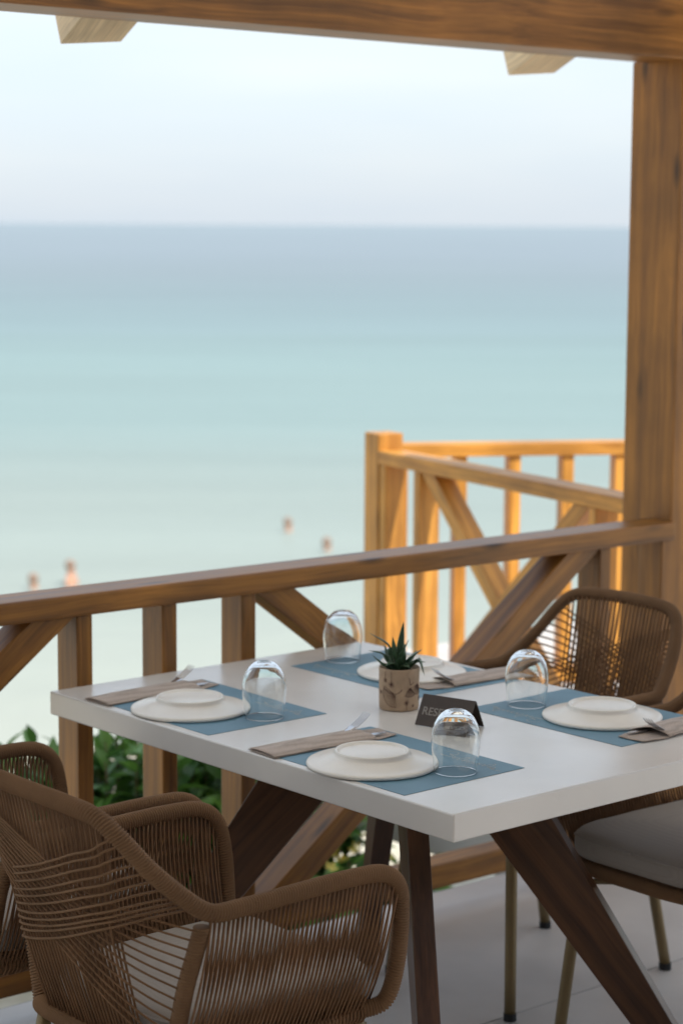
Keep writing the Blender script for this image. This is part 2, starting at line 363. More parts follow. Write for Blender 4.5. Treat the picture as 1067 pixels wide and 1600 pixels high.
def tube(V_, F_, pts, rad, nu=6, cap=True, rfun=None):
    fr = frames(pts); b0 = len(V_)
    for i, q in enumerate(pts):
        rr_ = rad if rfun is None else rfun(i)
        for k in range(nu):
            a = 2 * math.pi * k / nu
            V_.append(q + fr[i][0] * math.cos(a) * rr_ + fr[i][1] * math.sin(a) * rr_)
    for i in range(len(pts) - 1):
        for k in range(nu):
            k2 = (k + 1) % nu
            F_.append((b0 + i * nu + k, b0 + i * nu + k2, b0 + (i + 1) * nu + k2, b0 + (i + 1) * nu + k))
    if cap:
        F_.append(tuple(b0 + k for k in reversed(range(nu)))); F_.append(tuple(b0 + (len(pts) - 1) * nu + k for k in range(nu)))
def tube_me(name, pts, rad, nu=10, smooth=True):
    v, f = [], []; tube(v, f, pts, rad, nu); return pyd(name, v, f, smooth)
def wrap_me(name, P, rad, pitch=.0054, nu=14):
    """a tube closely wound with cord: helical ridges"""
    S = 4; pts = catmull(P, pitch / S); fr = frames(pts); v = []; f = []
    prof = [0, .8, 1.0, .8]; h = .0034
    for i, q in enumerate(pts):
        t = (pts[min(i + 1, len(pts) - 1)] - pts[max(i - 1, 0)]).normalized()
        jig = 1 + .018 * noise.noise(q * 60)
        for k in range(nu):
            a = 2 * math.pi * k / nu; rr_ = (rad + h * prof[i % S]) * jig
            v.append(q + fr[i][0] * math.cos(a) * rr_ + fr[i][1] * math.sin(a) * rr_ + t * (pitch * (k / nu - .5) if False else pitch * .5 * math.sin(a)))
    m_ = len(pts)
    for i in range(m_ - 1):
        for k in range(nu):
            k2 = (k + 1) % nu; f.append((i * nu + k, i * nu + k2, (i + 1) * nu + k2, (i + 1) * nu + k))
    f.append(tuple(reversed(range(nu)))); f.append(tuple((m_ - 1) * nu + k for k in range(nu)))
    return pyd(name, v, f, True)

# ================================================================== SETTING
def struct(o): o['kind'] = 'structure'; return o
def gz(x, y):
    if y < 7.2: z = -.62
    elif y < 27: z = -.62 - 4.38 * ((y - 7.2) / 19.8) ** .93
    elif y < 70: z = -5 - 2 * (y - 27) / 43
    else: z = -7 - min(60, (y - 70) * .05)
    if y < 45: z += .10 * noise.noise(Vector((x * .3, y * .3, 0))) * min(1, max(0, (y - 5) / 6))
    return z
xs = sorted(set([-30000, -8000, -2000, -500, -150, -60] + [i * 1.0 for i in range(-30, 31)] + [60, 150, 500, 2000, 8000, 30000]))
ys = sorted(set([-3000, -500, -100, -20, -5, 2] + [3 + i * .7 for i in range(0, 70)] + [55, 70, 120, 400, 2000, 8000, 30000]))
v = [(x, y, gz(x, y)) for y in ys for x in xs]; nx = len(xs)
f = [(j * nx + i, j * nx + i + 1, (j + 1) * nx + i + 1, (j + 1) * nx + i) for j in range(len(ys) - 1) for i in range(nx - 1)]
struct(link('ground', pyd('ground', v, f, True), 'sand'))
sx = [-30000, -5000, -800, -150, -40, 0, 40, 150, 800, 5000, 30000]; sy = [20, 30, 45, 70, 110, 200, 500, 1500, 5000, 15000, 40000]
v = [(x, y, -5.0) for y in sy for x in sx]; nx = len(sx)
f = [(j * nx + i, j * nx + i + 1, (j + 1) * nx + i + 1, (j + 1) * nx + i) for j in range(len(sy) - 1) for i in range(nx - 1)]
struct(link('sea', pyd('sea', v, f), 'sea'))

# floor: slab with tiles; local axes = U, V
def at(a, b, z): return tf(a, b, z)
floor = struct(link('floor', box_me(9.6, 6.0, .30, .01, x0=1, name='floor'), 'grout', loc=tf(.4, -1.47, FZ - .156), rot=(0, 0, UA)))
tile_me = box_me(1.595, .795, .012, .0025, x0=1, name='tile')
for i in range(6):
    for j in range(8):
        u_, v_ = -3.6 + i * 1.6 , 1.11 - j * .8
        link('tile', tile_me, 'tile', floor, loc=(u_ - .4, v_ + 1.47, .15))
slab2 = struct(link('platform_floor', box_me(2.6, 2.6, .30, .01, x0=1, name='platform'), 'tile', loc=tf(3.6, 2.83, FZ - .152), rot=(0, 0, UA)))

wall = empty('light_blocking_wall', tf(-1.5, -4.95, FZ), UA, 'unseen brown timber clad wall added behind the camera to block light', 'wall')  # unseen wall, added to cut sky light coming from behind the camera
for k in range(22): plank('cladding_board', (-4.2, 0, .075 + k * .15), (4.2, 0, .075 + k * .15), .03, .145, 'leg', wall, (0, 1, 0), .003)
wall = empty('light_blocking_side_wall', tf(-5.6, -4.7, FZ), UA, 'unseen brown timber clad side wall added left of the camera to block light', 'wall')  # second unseen wall, added to darken the faces turned to the left
for k in range(20): plank('cladding_board', (0, 0, .075 + k * .15), (0, 5.2, .075 + k * .15), .03, .145, 'leg', wall, (1, 0, 0), .003)

# ================================================================== PERGOLA: post, beams, rafters, roof
post = empty('timber_post', tf(2.115, 1.322, FZ), UA, 'thick brown timber post carrying the beam at the right edge of the terrace', 'post')
plank('shaft', (.0925, .095, 0), (.0925, .095, 2.312 ), .19, .185, 'post', post, (0, 1, 0), .006)
beam = empty('timber_beam', tf(-3.2, 1.30, 2.262), UA, 'long dark stained timber beam crossing the top of the view', 'beam')
plank('girder', (0, .0825, .14), (5.9, .0825, .14), .165, .28, 'beam', beam, (0, 1, 0), .006)
xb = empty('cross_beam', tf(2.43, 1.29, 2.265), UA, 'short end of a crossing timber beam joined above the post at top right', 'beam')
plank('girder', (.085, 0, .13), (.085, -4.9, .13), .17, .26, 'beam', xb, (1, 0, 0), .006)
roof = empty('pergola_roof', tf(0, 1.3, 2.3), UA, 'pergola roof under canvas added for light, its pale rafter ends showing beyond the dark beam', 'roof')
S_ = .33
for k in range(-3, 2):
    u0 = .195 + 1.475 * k
    a = Vector((u0 + .075, .168, .045 )); b_ = Vector((u0 + .115, .318, .045 - .15 * S_))
    plank('rafter_tail', a, b_, .152, .16, 'tail', roof, (1, 0, 0), .003)
    plank('rafter', (u0 + .07, .16, .345), (u0 + .07, -4.9, .345 + 5.06 * S_ * .55), .10, .13, 'roof', roof, (1, 0, 0), .003)
sl = math.atan(S_ * .55)
# pale battens under an unseen canvas cover, added to send soft daylight down
bd = box_me(8.15, .045, .03, .002, x0=1, name='batten')
for j in range(13):
    d = -.40 + j * .44
    link('batten', bd, 'roof', roof, loc=(-1.33, -d * math.cos(sl), .43 + d * math.sin(sl)), rot=(-sl, 0, 0))
cv, cf = [], []
NR = 22
for j in range(NR):
    d = -.44 + j * .11
    for i in range(42):
        x = -5.4 + i * 8.15 / 41; q = Vector((x, d, 0)); k = (d + .40) / .44
        cv.append((x, -d * math.cos(sl), .452 + d * math.sin(sl) + .018 * noise.noise(q * 1.3) - .012 * abs(math.sin(math.pi * k))))
for j in range(NR - 1):
    for i in range(41): a = j * 42 + i; cf.append((a, a + 1, a + 43, a + 42))
rb = box_me(8.15, .148, .022, .002, x0=1, name='light_blocking_board')  # unseen boards added behind the canvas to keep light off the camera side
for j in range(22):
    d = 1.96 + j * .15
    link('light_blocking_board', rb, 'beam', roof, loc=(-1.33, -d * math.cos(sl), .462 + d * math.sin(sl)), rot=(-sl, 0, 0))
link('added_canvas_diffuser', pyd('added_canvas_diffuser', cv, cf, True), 'canvas', roof)

# ================================================================== FRONT BALUSTRADE
RA = UA - R(1.4)
bal = empty('balustrade', tf(-.02, 1.362, FZ), RA, 'brown stained timber balustrade running the length of the terrace behind the table', 'railing')
Z = lambda z: z - FZ
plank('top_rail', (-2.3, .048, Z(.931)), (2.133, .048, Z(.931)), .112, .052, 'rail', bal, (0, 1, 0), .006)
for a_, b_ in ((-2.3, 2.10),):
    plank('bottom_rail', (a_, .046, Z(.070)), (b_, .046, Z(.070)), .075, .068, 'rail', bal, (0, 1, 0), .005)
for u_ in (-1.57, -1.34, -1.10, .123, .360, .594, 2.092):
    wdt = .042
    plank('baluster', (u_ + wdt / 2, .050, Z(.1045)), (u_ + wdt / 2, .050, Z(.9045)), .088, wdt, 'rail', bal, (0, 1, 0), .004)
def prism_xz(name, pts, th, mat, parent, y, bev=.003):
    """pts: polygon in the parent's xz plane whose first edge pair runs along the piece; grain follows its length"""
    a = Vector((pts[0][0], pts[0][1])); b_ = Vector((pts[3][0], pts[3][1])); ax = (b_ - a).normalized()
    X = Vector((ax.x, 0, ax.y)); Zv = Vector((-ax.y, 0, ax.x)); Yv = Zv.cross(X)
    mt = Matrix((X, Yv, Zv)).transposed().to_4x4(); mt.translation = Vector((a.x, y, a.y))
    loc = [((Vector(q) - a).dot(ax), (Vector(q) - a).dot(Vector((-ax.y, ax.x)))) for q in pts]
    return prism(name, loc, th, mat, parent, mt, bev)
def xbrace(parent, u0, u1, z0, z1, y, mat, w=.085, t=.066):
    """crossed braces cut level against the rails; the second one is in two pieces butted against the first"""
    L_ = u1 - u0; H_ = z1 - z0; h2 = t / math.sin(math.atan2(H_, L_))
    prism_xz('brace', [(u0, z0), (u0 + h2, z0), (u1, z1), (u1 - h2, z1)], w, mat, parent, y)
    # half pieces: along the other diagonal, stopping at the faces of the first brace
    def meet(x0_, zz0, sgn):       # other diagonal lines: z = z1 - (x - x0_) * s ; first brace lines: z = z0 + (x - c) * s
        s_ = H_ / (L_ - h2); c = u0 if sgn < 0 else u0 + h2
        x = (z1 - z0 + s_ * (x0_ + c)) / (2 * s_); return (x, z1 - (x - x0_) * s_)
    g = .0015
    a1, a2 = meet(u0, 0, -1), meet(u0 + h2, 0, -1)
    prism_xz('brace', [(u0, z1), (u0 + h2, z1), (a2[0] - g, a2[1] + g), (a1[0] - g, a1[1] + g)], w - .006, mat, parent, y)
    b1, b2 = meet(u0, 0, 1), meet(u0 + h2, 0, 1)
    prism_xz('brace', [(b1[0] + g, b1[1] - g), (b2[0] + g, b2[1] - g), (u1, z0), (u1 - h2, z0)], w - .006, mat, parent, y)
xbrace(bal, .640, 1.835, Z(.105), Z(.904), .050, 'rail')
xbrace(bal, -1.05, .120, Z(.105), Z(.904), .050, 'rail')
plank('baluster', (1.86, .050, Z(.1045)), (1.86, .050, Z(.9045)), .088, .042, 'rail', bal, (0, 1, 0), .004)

# ================================================================== OUTER PLATFORM BALUSTRADES
cpw = Vector((.150, 7.83, FZ))
sideA = Vector((.132, 7.80, 0)); sideB = Vector((.885, 6.40, 0)); sdv = (sideB - sideA).normalized(); sang = math.atan2(sdv.y, sdv.x)
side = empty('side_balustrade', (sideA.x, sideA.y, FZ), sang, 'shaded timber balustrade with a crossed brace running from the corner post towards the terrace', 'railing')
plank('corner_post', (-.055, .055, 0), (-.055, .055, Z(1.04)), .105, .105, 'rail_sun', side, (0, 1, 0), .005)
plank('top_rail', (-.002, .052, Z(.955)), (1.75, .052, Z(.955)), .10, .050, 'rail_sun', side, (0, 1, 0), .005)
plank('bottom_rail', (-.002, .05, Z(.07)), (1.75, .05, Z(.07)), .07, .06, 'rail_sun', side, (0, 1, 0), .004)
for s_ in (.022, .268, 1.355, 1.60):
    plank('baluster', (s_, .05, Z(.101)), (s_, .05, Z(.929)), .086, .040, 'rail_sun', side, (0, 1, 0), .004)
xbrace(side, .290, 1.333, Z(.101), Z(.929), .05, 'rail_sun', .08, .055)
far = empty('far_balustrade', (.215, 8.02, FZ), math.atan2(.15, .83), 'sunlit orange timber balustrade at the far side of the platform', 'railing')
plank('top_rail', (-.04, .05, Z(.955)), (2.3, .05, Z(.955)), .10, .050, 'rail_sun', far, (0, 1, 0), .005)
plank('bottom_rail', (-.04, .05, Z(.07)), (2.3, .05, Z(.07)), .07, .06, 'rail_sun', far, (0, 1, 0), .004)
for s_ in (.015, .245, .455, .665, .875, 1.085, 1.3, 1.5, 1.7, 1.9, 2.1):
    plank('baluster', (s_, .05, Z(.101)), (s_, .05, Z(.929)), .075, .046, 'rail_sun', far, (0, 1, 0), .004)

# ================================================================== TABLE
TW, TL = .935, 1.323
table = empty('dining_table', tf(TW / 2, TL / 2, FZ), UA, 'white topped rectangular dining table on splayed dark wooden legs laid for four', 'table')
bm = bmesh.new(); bmesh.ops.create_cube(bm, size=1)
for q in bm.verts: q.co = Vector((q.co.x * TW, q.co.y * TL, q.co.z * .053))
bmesh.ops.bevel(bm, geom=bm.edges[:], offset=.0035, segments=3, profile=.5, affect='EDGES')
link('tabletop', bm_mesh(bm, 'tabletop'), 'top', table, loc=(0, 0, .75 - FZ - .0265))
hz = .697 - FZ
for sx_, sy_ in ((-1, 1), (1, -1), (-1, -1), (1, 1)):
    d = Vector((sx_ * TW, sy_ * TL, 0)).normalized(); zt, zb = hz - .001, 0.0
    # polygon in (r, z)
    poly = [(.05, zt), (.245, zt), (.705, zb), (.635, zb)]
    ax = Vector((.62, -.74)).normalized()       # board direction in (r,z)
    X = d * ax.x + Vector((0, 0, ax.y)); Zv = d * (-ax.y) + Vector((0, 0, ax.x)); Yv = Zv.cross(X)
    mt = Matrix((X, Yv, Zv)).transposed().to_4x4()
    pts = [(q[0] * ax.x + q[1] * ax.y, -q[0] * ax.y + q[1] * ax.x) for q in poly]
    prism('leg', pts, .046, 'leg', table, mt)
prism('leg_hub', [(-.07, hz - .09), (.07, hz - .09), (.07, hz - .0015), (-.07, hz - .0015)], .10, 'leg', table, Matrix.Identity(4))

# ---- things on the table; local frame heading: +x towards the table centre for diners on the near-left side
ZT = .75
def cursive():
    """a handwritten looking word: a tall looped initial then low joined letters with one ascender"""
    P = []
    def arc(cx, cy, rx, ry, a0, a1, n_=14):
        for k in range(n_ + 1):
            a = R(a0 + (a1 - a0) * k / n_); P.append((cx + rx * math.cos(a), cy + ry * math.sin(a)))
    arc(.5, 1.2, .5, .6, 200, -60, 20); arc(.4, .45, .7, .42, 80, -120, 16)
    x = 1.1
    for k in range(9):
        h = [.55, .5, 1.35, .5, .55, .45, .5, 1.25, .5][k]
        arc(x + .16, h * .5, .17, h * .5, 200, -20, 9); arc(x + .40, .05, .10, .10, 180, 350, 5); x += .47
    arc(x + .2, .1, .6, .35, 200, 330, 10)
    return P
CUR = cursive()
def script_me():
    v, f = [], []; s = .030
    cuts = [[Vector((-(q[1]) * -s * .75, -(q[0]) * s, 0)) for q in CUR]]
    for pts in cuts:
        tube(v, f, pts, .0007, 4)
    v = [Vector((a.x, a.y, a.z * .15)) for a in v]
    return pyd('lettering', v, f)
scr = script_me()
mat_me = box_me(.318, .45, .0008, 0, x0=1, name='placemat')
def placemat(cu, cv, rot, label):
    o = link('placemat', mat_me.copy(), 'mat', loc=tf(cu, cv, ZT + .0006), rot=(0, 0, UA + rot)); tag(o, label, 'placemat', 'blue paper placemats on the table')
    link('lettering', scr, 'print', o, loc=(.105, -.035, .0007))
    return o
placemat(.176, .379, R(.5), 'blue paper placemat nearest the camera, at the front corner of the table')
placemat(.182, .982, R(-.4), 'blue paper placemat at the far left end of the table above the bare side edge')
placemat(.770, .376, math.pi + R(.3), 'blue paper placemat at the right of the table, right of the brown card')
placemat(.757, .970, math.pi, 'blue paper placemat at the back of the table behind the potted plant')

plate_prof = [(0, .0255), (.060, .0258), (.0650, .0270), (.0672, .0300), (.0690, .0312), (.0710, .0316), (.0730, .0305), (.0738, .0280), (.0745, .0235), (.0785, .0208), (.088, .0180), (.104, .0128), (.117, .0100), (.1245, .0092), (.1280, .0074), (.1293, .0045), (.1280, .0015), (.1245, .0003), (.1200, .0012), (.1120, .0065), (.09, .0120), (.07, .016), (0, .017)]
pl_me = lathe('plate', plate_prof, 96)
def plate(cu, cv, label):
    o = link('plate', pl_me, 'ceramic', loc=tf(cu, cv, ZT + .0012), rot=(0, 0, random.random() * 6)); tag(o, label, 'plate', 'upturned cream plates on the placemats')
    return o
plate(.120, .358, 'upturned cream plate nearest the camera, beside the fork with clear tines')
plate(.131, .968, 'upturned cream plate at the far left end of the table')
plate(.772, .351, 'upturned cream plate at the right of the table')
plate(.762, .946, 'upturned cream plate at the back, half hidden by the potted plant')

go = [(.0407, .0005), (.0412, 0), (.0418, .0005), (.0421, .0025), (.0440, .020), (.0463, .042), (.0478, .058), (.0473, .071), (.0452, .084), (.0412, .0965), (.0355, .1070), (.0285, .1148), (.0215, .1196), (.0165, .1218), (.0140, .1220), (.0110, .1208), (0, .1200)]
gi = [(0, .1172), (.010, .1168), (.0205, .1140), (.0280, .1090), (.0343, .1020), (.0396, .0930), (.0436, .0820), (.0458, .0700), (.0464, .058), (.0449, .042), (.0427, .020), (.0409, .0028), (.0407, .0005)]
gl_me = lathe('glass', go + gi, 72, closed=False)
# close rim
def glass_me():
    prof = go + gi
    return lathe('glass', prof, 72)
gl_me = glass_me()
bm = bmesh.new(); bm.from_mesh(gl_me); bmesh.ops.remove_doubles(bm, verts=bm.verts[:], dist=1e-5); bmesh.ops.recalc_face_normals(bm, faces=bm.faces[:]); bm.to_mesh(gl_me); bm.free()
gl_me.polygons.foreach_set('use_smooth', [True] * len(gl_me.polygons))
def glass(cu, cv, label):
    o = link('water_glass', gl_me, 'glass', loc=tf(cu, cv, ZT + .0012)); tag(o, label, 'glass', 'upturned stemless glasses on the table')
glass(.211, .218, 'upturned clear glass nearest the camera, in front of the brown card')
glass(.212, .812, 'upturned clear glass on the far left placemat')
glass(.737, 1.167, 'upturned clear glass at the back corner of the table, against the railing')
glass(.733, .540, 'upturned clear glass at the right, in front of the rope chair back')

# napkin pouch: local x = length (closed end -> mouth), y = width
def sheet(name, pts_fn, nu_, nv_, th):
    v = []; f = []
    for j in range(nv_ + 1):
        for i in range(nu_ + 1): v.append(pts_fn(i / nu_, j / nv_))
    n1 = len(v)
    v += [(a[0], a[1], a[2] - th) for a in v]
    W_ = nu_ + 1
    for j in range(nv_):
        for i in range(nu_):
            a = j * W_ + i; q = (a, a + 1, a + W_ + 1, a + W_); f.append(q); f.append(tuple(n1 + k for k in reversed(q)))
    def side(idx):
        for a, b_ in zip(idx, idx[1:]): f.append((a, n1 + a, n1 + b_, b_))
    side(list(range(W_))); side([j * W_ + nu_ for j in range(nv_ + 1)]); side([nv_ * W_ + i for i in reversed(range(W_))]); side([j * W_ for j in reversed(range(nv_ + 1))])
    return pyd(name, v, f, True)
def pouch(cu, cv, rot, label, flen=.275, w_=.092, forklab='', dx=.0, two=True, dy=0.0, fork_rot=8):
    o = empty('napkin_pouch', tf(cu, cv, ZT + .0016), UA + rot, label, 'napkin', 'beige napkin pouches beside the plates')
    L_ = flen; sd_ = cu * 10
    def lower(a, b_):
        x = a * (L_ + .058); y = (b_ - .5) * w_
        if a > .80: y *= 1 - (a - .80) * 1.5
        return (x, y + .004 * math.sin(a * 4 + sd_), .0012 + .0015 * abs(noise.noise(Vector((x * 18, y * 18, sd_)))) + .003 * max(0, a - .85) * 5 * abs(b_ - .5))
    def upper(a, b_):
        x = a * L_ * (.965 - .05 * (b_ - .5)); y = (b_ - .5) * w_ * .985; e = 1 - abs(b_ - .5) * 2
        z = .0032 + .0125 * (e ** .5) * (.35 + .65 * a) + .0018 * noise.noise(Vector((x * 22, y * 30, sd_ + 5)))
        return (x, y + .004 * math.sin(a * 4 * .83 + sd_), max(.0024, z))
    link('back_flap', sheet('flap', lower, 26, 10, .0006), 'napkin', o)
    link('front_pocket', sheet('pocket', upper, 26, 14, .0006), 'napkin', o)
    return o
def fork_me():
    v, f = [], []
    # handle and neck
    def bar(pts, ws, th=.0018):
        b0 = len(v)
        for q, w_ in zip(pts, ws):
            for sy_, sz_ in ((-1, 0), (-.6, 1), (.6, 1), (1, 0), (.6, -1), (-.6, -1)): v.append((q[0], q[1] + sy_ * w_, q[2] + sz_ * th))
        for i in range(len(pts) - 1):
            for k in range(6): k2 = (k + 1) % 6; f.append((b0 + i * 6 + k, b0 + i * 6 + k2, b0 + i * 6 + 6 + k2, b0 + i * 6 + 6 + k))
        f.append(tuple(b0 + k for k in reversed(range(6)))); f.append(tuple(b0 + (len(pts) - 1) * 6 + k for k in range(6)))
    bar([(0, 0, .003), (.04, 0, .003), (.09, 0, .0035), (.125, 0, .005), (.138, 0, .008), (.150, 0, .0125)], [.008, .0075, .004, .003, .009, .0125], .0012)
    for y in (-.0098, -.0033, .0033, .0098):
        bar([(.149, y, .012), (.163, y * 1.0, .0185), (.177, y * 1.0, .0265), (.188, y * .98, .036)], [.0021, .0019, .0017, .0008], .0009)
    return pyd('fork', v, f, False)
def knife_me():
    v, f = [], []
    pts = [(0, .007), (.05, .0075), (.09, .005), (.10, .008), (.15, .0095), (.19, .008), (.205, .002)]
    for x, w_ in pts:
        v += [(x, -w_ * .5, 0), (x, w_ * .9, .0006), (x, w_ * .9, .0026), (x, -w_ * .5, .002)]
    for i in range(len(pts) - 1):
        for k in range(4): k2 = (k + 1) % 4; f.append((i * 4 + k, i * 4 + k2, i * 4 + 4 + k2, i * 4 + 4 + k))
    f.append((3, 2, 1, 0)); e = (len(pts) - 1) * 4; f.append((e, e + 1, e + 2, e + 3))
    return pyd('knife', v, f)
fk, kn = fork_me(), knife_me()
def cutlery(o_loc, rot, lab, kind, pitch_=0.0):
    o = link('fork' if kind == 'f' else 'knife', fk if kind == 'f' else kn, 'steel', loc=o_loc, rot=(0, pitch_, rot)); tag(o, lab, 'fork' if kind == 'f' else 'knife', 'forks' if kind == 'f' else 'knives'); return o
def cl(cu, cv, rot, x, y, z): # local -> world
    a = UA + rot; q = tf(cu, cv, ZT); return (q.x + x * math.cos(a) - y * math.sin(a), q.y + x * math.sin(a) + y * math.cos(a), ZT + z)
NP = [(.004, .560, R(-3), 'beige napkin pouch nearest the camera, its fork tines pointing at the plant'),
      (.010, 1.150, R(2), 'beige napkin pouch at the far left end of the table'),
      (.985, .196, math.pi + R(3), 'beige dotted napkin pouch at the right edge, lapping over the plate'),
      (.985, .800, math.pi + R(-4), 'beige napkin pouch at the back beside the right chair arm')]
names = ['at the front left of the table', 'at the far left end of the table', 'at the right edge of the table', 'at the back of the table']
for i, (cu, cv, ro, lb) in enumerate(NP):
    pouch(cu, cv, ro, lb, flen=.262)
    cutlery(cl(cu, cv, ro, .098, .016 if i < 2 else .012, .0035), UA + ro + R(2), 'steel fork sticking out of the napkin ' + names[i], 'f', R(-1.2))
    cutlery(cl(cu, cv, ro, .095, -.012, .0038), UA + ro - R(3), 'steel knife sticking out of the napkin ' + names[i], 'k', R(-.8))

# reserved card
c0 = tf(.418, .559, ZT + .0005); e_ = (U * .266 + V * -.964).normalized(); nb = (U * .964 + V * .266).normalized()
ang = math.atan2(e_.y, e_.x)
card = empty('reserved_card', c0, ang, 'dark brown folded tent card reading RESERVED beside the potted plant', 'sign')
hh, dp, wd, tk = .060, .034, .128, .0016
def card_side(y0, y1, name):
    # from (y0,0) to (y1,hh)
    a = Vector((0, y0, 0)); b_ = Vector((0, y1, hh)); d = (b_ - a); n_ = Vector((0, -d.z, d.y)).normalized() * tk
    v = [a, a + Vector((wd, 0, 0)), b_ + Vector((wd, 0, 0)), b_]; v = v + [q + n_ * (1 if y0 > y1 else -1) * -1 for q in v]
    bm = bmesh.new(); vs = [bm.verts.new(q) for q in v]
    for q in ((0, 1, 2, 3), (7, 6, 5, 4), (0, 4, 5, 1), (1, 5, 6, 2), (2, 6, 7, 3), (3, 7, 4, 0)): bm.faces.new([vs[k] for k in q])
    bmesh.ops.recalc_face_normals(bm, faces=bm.faces[:])
    link(name, bm_mesh(bm, name), 'card', card)
card_side(0, dp, 'front_panel'); card_side(dp * 2, dp + .0005, 'back_panel')
cu_ = bpy.data.curves.new('reserved', 'FONT'); cu_.body = 'RESERVED'; cu_.size = .0245; cu_.extrude = .0006; cu_.bevel_depth = .0003; cu_.align_x = 'CENTER'
to = bpy.data.objects.new('tmp', cu_); COL.objects.link(to)
dg = bpy.context.evaluated_depsgraph_get(); me = bpy.data.meshes.new_from_object(to.evaluated_get(dg)); bpy.data.objects.remove(to)
sl_ = math.atan2(hh, dp)
# letters lie in the slanted front face, facing the camera (-y local)
o = link('lettering', me, None, card); me.materials.clear(); me.materials.append(MAT['letter'])
nrm = Vector((0, -hh, dp)).normalized()
ff = Vector((wd / 2, dp * .36, hh * .36)) + nrm * .0012
o.matrix_local = Matrix((Vector((1, 0, 0)), Vector((0, dp, hh)).normalized(), nrm)).transposed().to_4x4(); o.location = ff

# potted succulent
pc = tf(.499, .700, ZT + .0005)
pot = empty('potted_plant', pc, 0, 'small kraft brown pot with line drawings holding a spiky dark green succulent', 'plant')
PR = .0445
potme = lathe('pot', [(0, 0), (.0405, 0), (.0425, .0012), (.0436, .004), (.0445, .085), (.0446, .0915), (.0440, .0925), (.0425, .0920), (.0418, .084), (.041, .078), (0, .078)], 72)
link('pot', potme, 'pot', pot)
link('soil', lathe('soil', [(0, .084), (.030, .083), (.0413, .081), (.0413, .0785), (0, .0785)], 40), 'soil', pot)
ink_v, ink_f = [], []
def on_pot(x, z): # x: mm right of the centre as seen by the camera, along the surface
    z = z; rr_ = .0436 + (.0445 - .0436) * z / .085 + .0003; a = -math.pi / 2 + x / rr_
    a += -.045 # facing the camera
    return Vector((rr_ * math.cos(a), rr_ * math.sin(a), z))
def ink(pts, wd_=.0005):
    pp = []
    for (a, b_), (c, d) in zip(pts, pts[1:]):
        for k in range(5): pp.append(on_pot(a + (c - a) * k / 5, b_ + (d - b_) * k / 5))
    pp.append(on_pot(*pts[-1])); tube(ink_v, ink_f, pp, wd_, 4)
def star(x, z, s=.006, n_=9, stem=None):
    for k in range(n_):
        a = 2 * math.pi * k / n_ + .2; ink([(x, z), (x + s * math.cos(a), z + s * math.sin(a))], .00045)
    if stem: ink([(x, z), (x + .0003, stem)], .0005)
def fan(cx, cz, s, a0, a1, n_=13):
    rim = []
    for k in range(n_ + 1):
        a = R(a0 + (a1 - a0) * k / n_); q = (cx + s * math.cos(a), cz + s * math.sin(a)); rim.append(q)
        ink([(cx + s * .12 * math.cos(a), cz + s * .12 * math.sin(a)), (cx + s * .95 * math.cos(a), cz + s * .95 * math.sin(a))], .00035)
        if k < n_:
            a2 = R(a0 + (a1 - a0) * (k + .5) / n_); rim.append((cx + s * 1.05 * math.cos(a2), cz + s * 1.05 * math.sin(a2)))
    ink(rim, .00055)
for rep in (-.139, 0, .139):
    star(-.032 + rep, .068, .0055, 9, .088); star(-.0165 + rep, .060, .0075, 11, .088)
    fan(-.008 + rep, .040, .029, 150, 275, 13); ink([(-.034 + rep, .049), (-.020 + rep, .041), (-.006 + rep, .039), (.004 + rep, .045), (.008 + rep, .050)], .0007)
    fan(.026 + rep, .054, .021, 235, 310, 9); ink([(.024 + rep, .075), (.027 + rep, .058), (.036 + rep, .064)], .0006); star(.018 + rep, .020, .0065, 9, .002)
    star(.034 + rep, .012, .004, 7); fan(.052 + rep, .060, .024, 200, 300, 10); star(.060 + rep, .025, .006, 9); star(-.047 + rep, .040, .004, 7)
o = link('line_drawing', pyd('ink', ink_v, ink_f), 'ink', pot); o['kind'] = 'stuff'
def leaf_me(P, w0, name='leaf'):
    pts = catmull(P, .004); v, f = [], []; n_ = len(pts); mi = []
    for i, q in enumerate(pts):
        t = (pts[min(i + 1, n_ - 1)] - pts[max(i - 1, 0)]).normalized()
        sd_ = t.cross(Vector((0, 0, 1)));  sd_ = sd_.normalized() if sd_.length > .2 else Vector((1, 0, 0))
        if i == 0: s0 = sd_
        if sd_.dot(s0) < 0: sd_ = -sd_
        s0 = sd_
        up_ = sd_.cross(t).normalized(); k = i / (n_ - 1)
        w_ = w0 * min(1, .55 + k * 2.0) * (1 - max(0, (k - .45) / .55) ** 1.7) + .0003; th = w_ * .38
        for a, b_ in ((-1, .35), (-.78, .30), (0, -.25), (.78, .30), (1, .35), (.6, -.75), (0, -1), (-.6, -.75)): v.append(q + sd_ * a * w_ + up_ * b_ * th)
    for i in range(n_ - 1):
        for k in range(8):
            k2 = (k + 1) % 8; f.append((i * 8 + k, i * 8 + k2, i * 8 + 8 + k2, i * 8 + 8 + k)); mi.append(1 if k in (0, 3) else 0)
    f.append(tuple(reversed(range(8)))); mi.append(0); f.append(tuple((n_ - 1) * 8 + k for k in range(8))); mi.append(0)
    me = pyd(name, v, f, True); me.materials.append(MAT['succ']); me.materials.append(MAT['succ_edge']); me.polygons.foreach_set('material_index', mi); return me
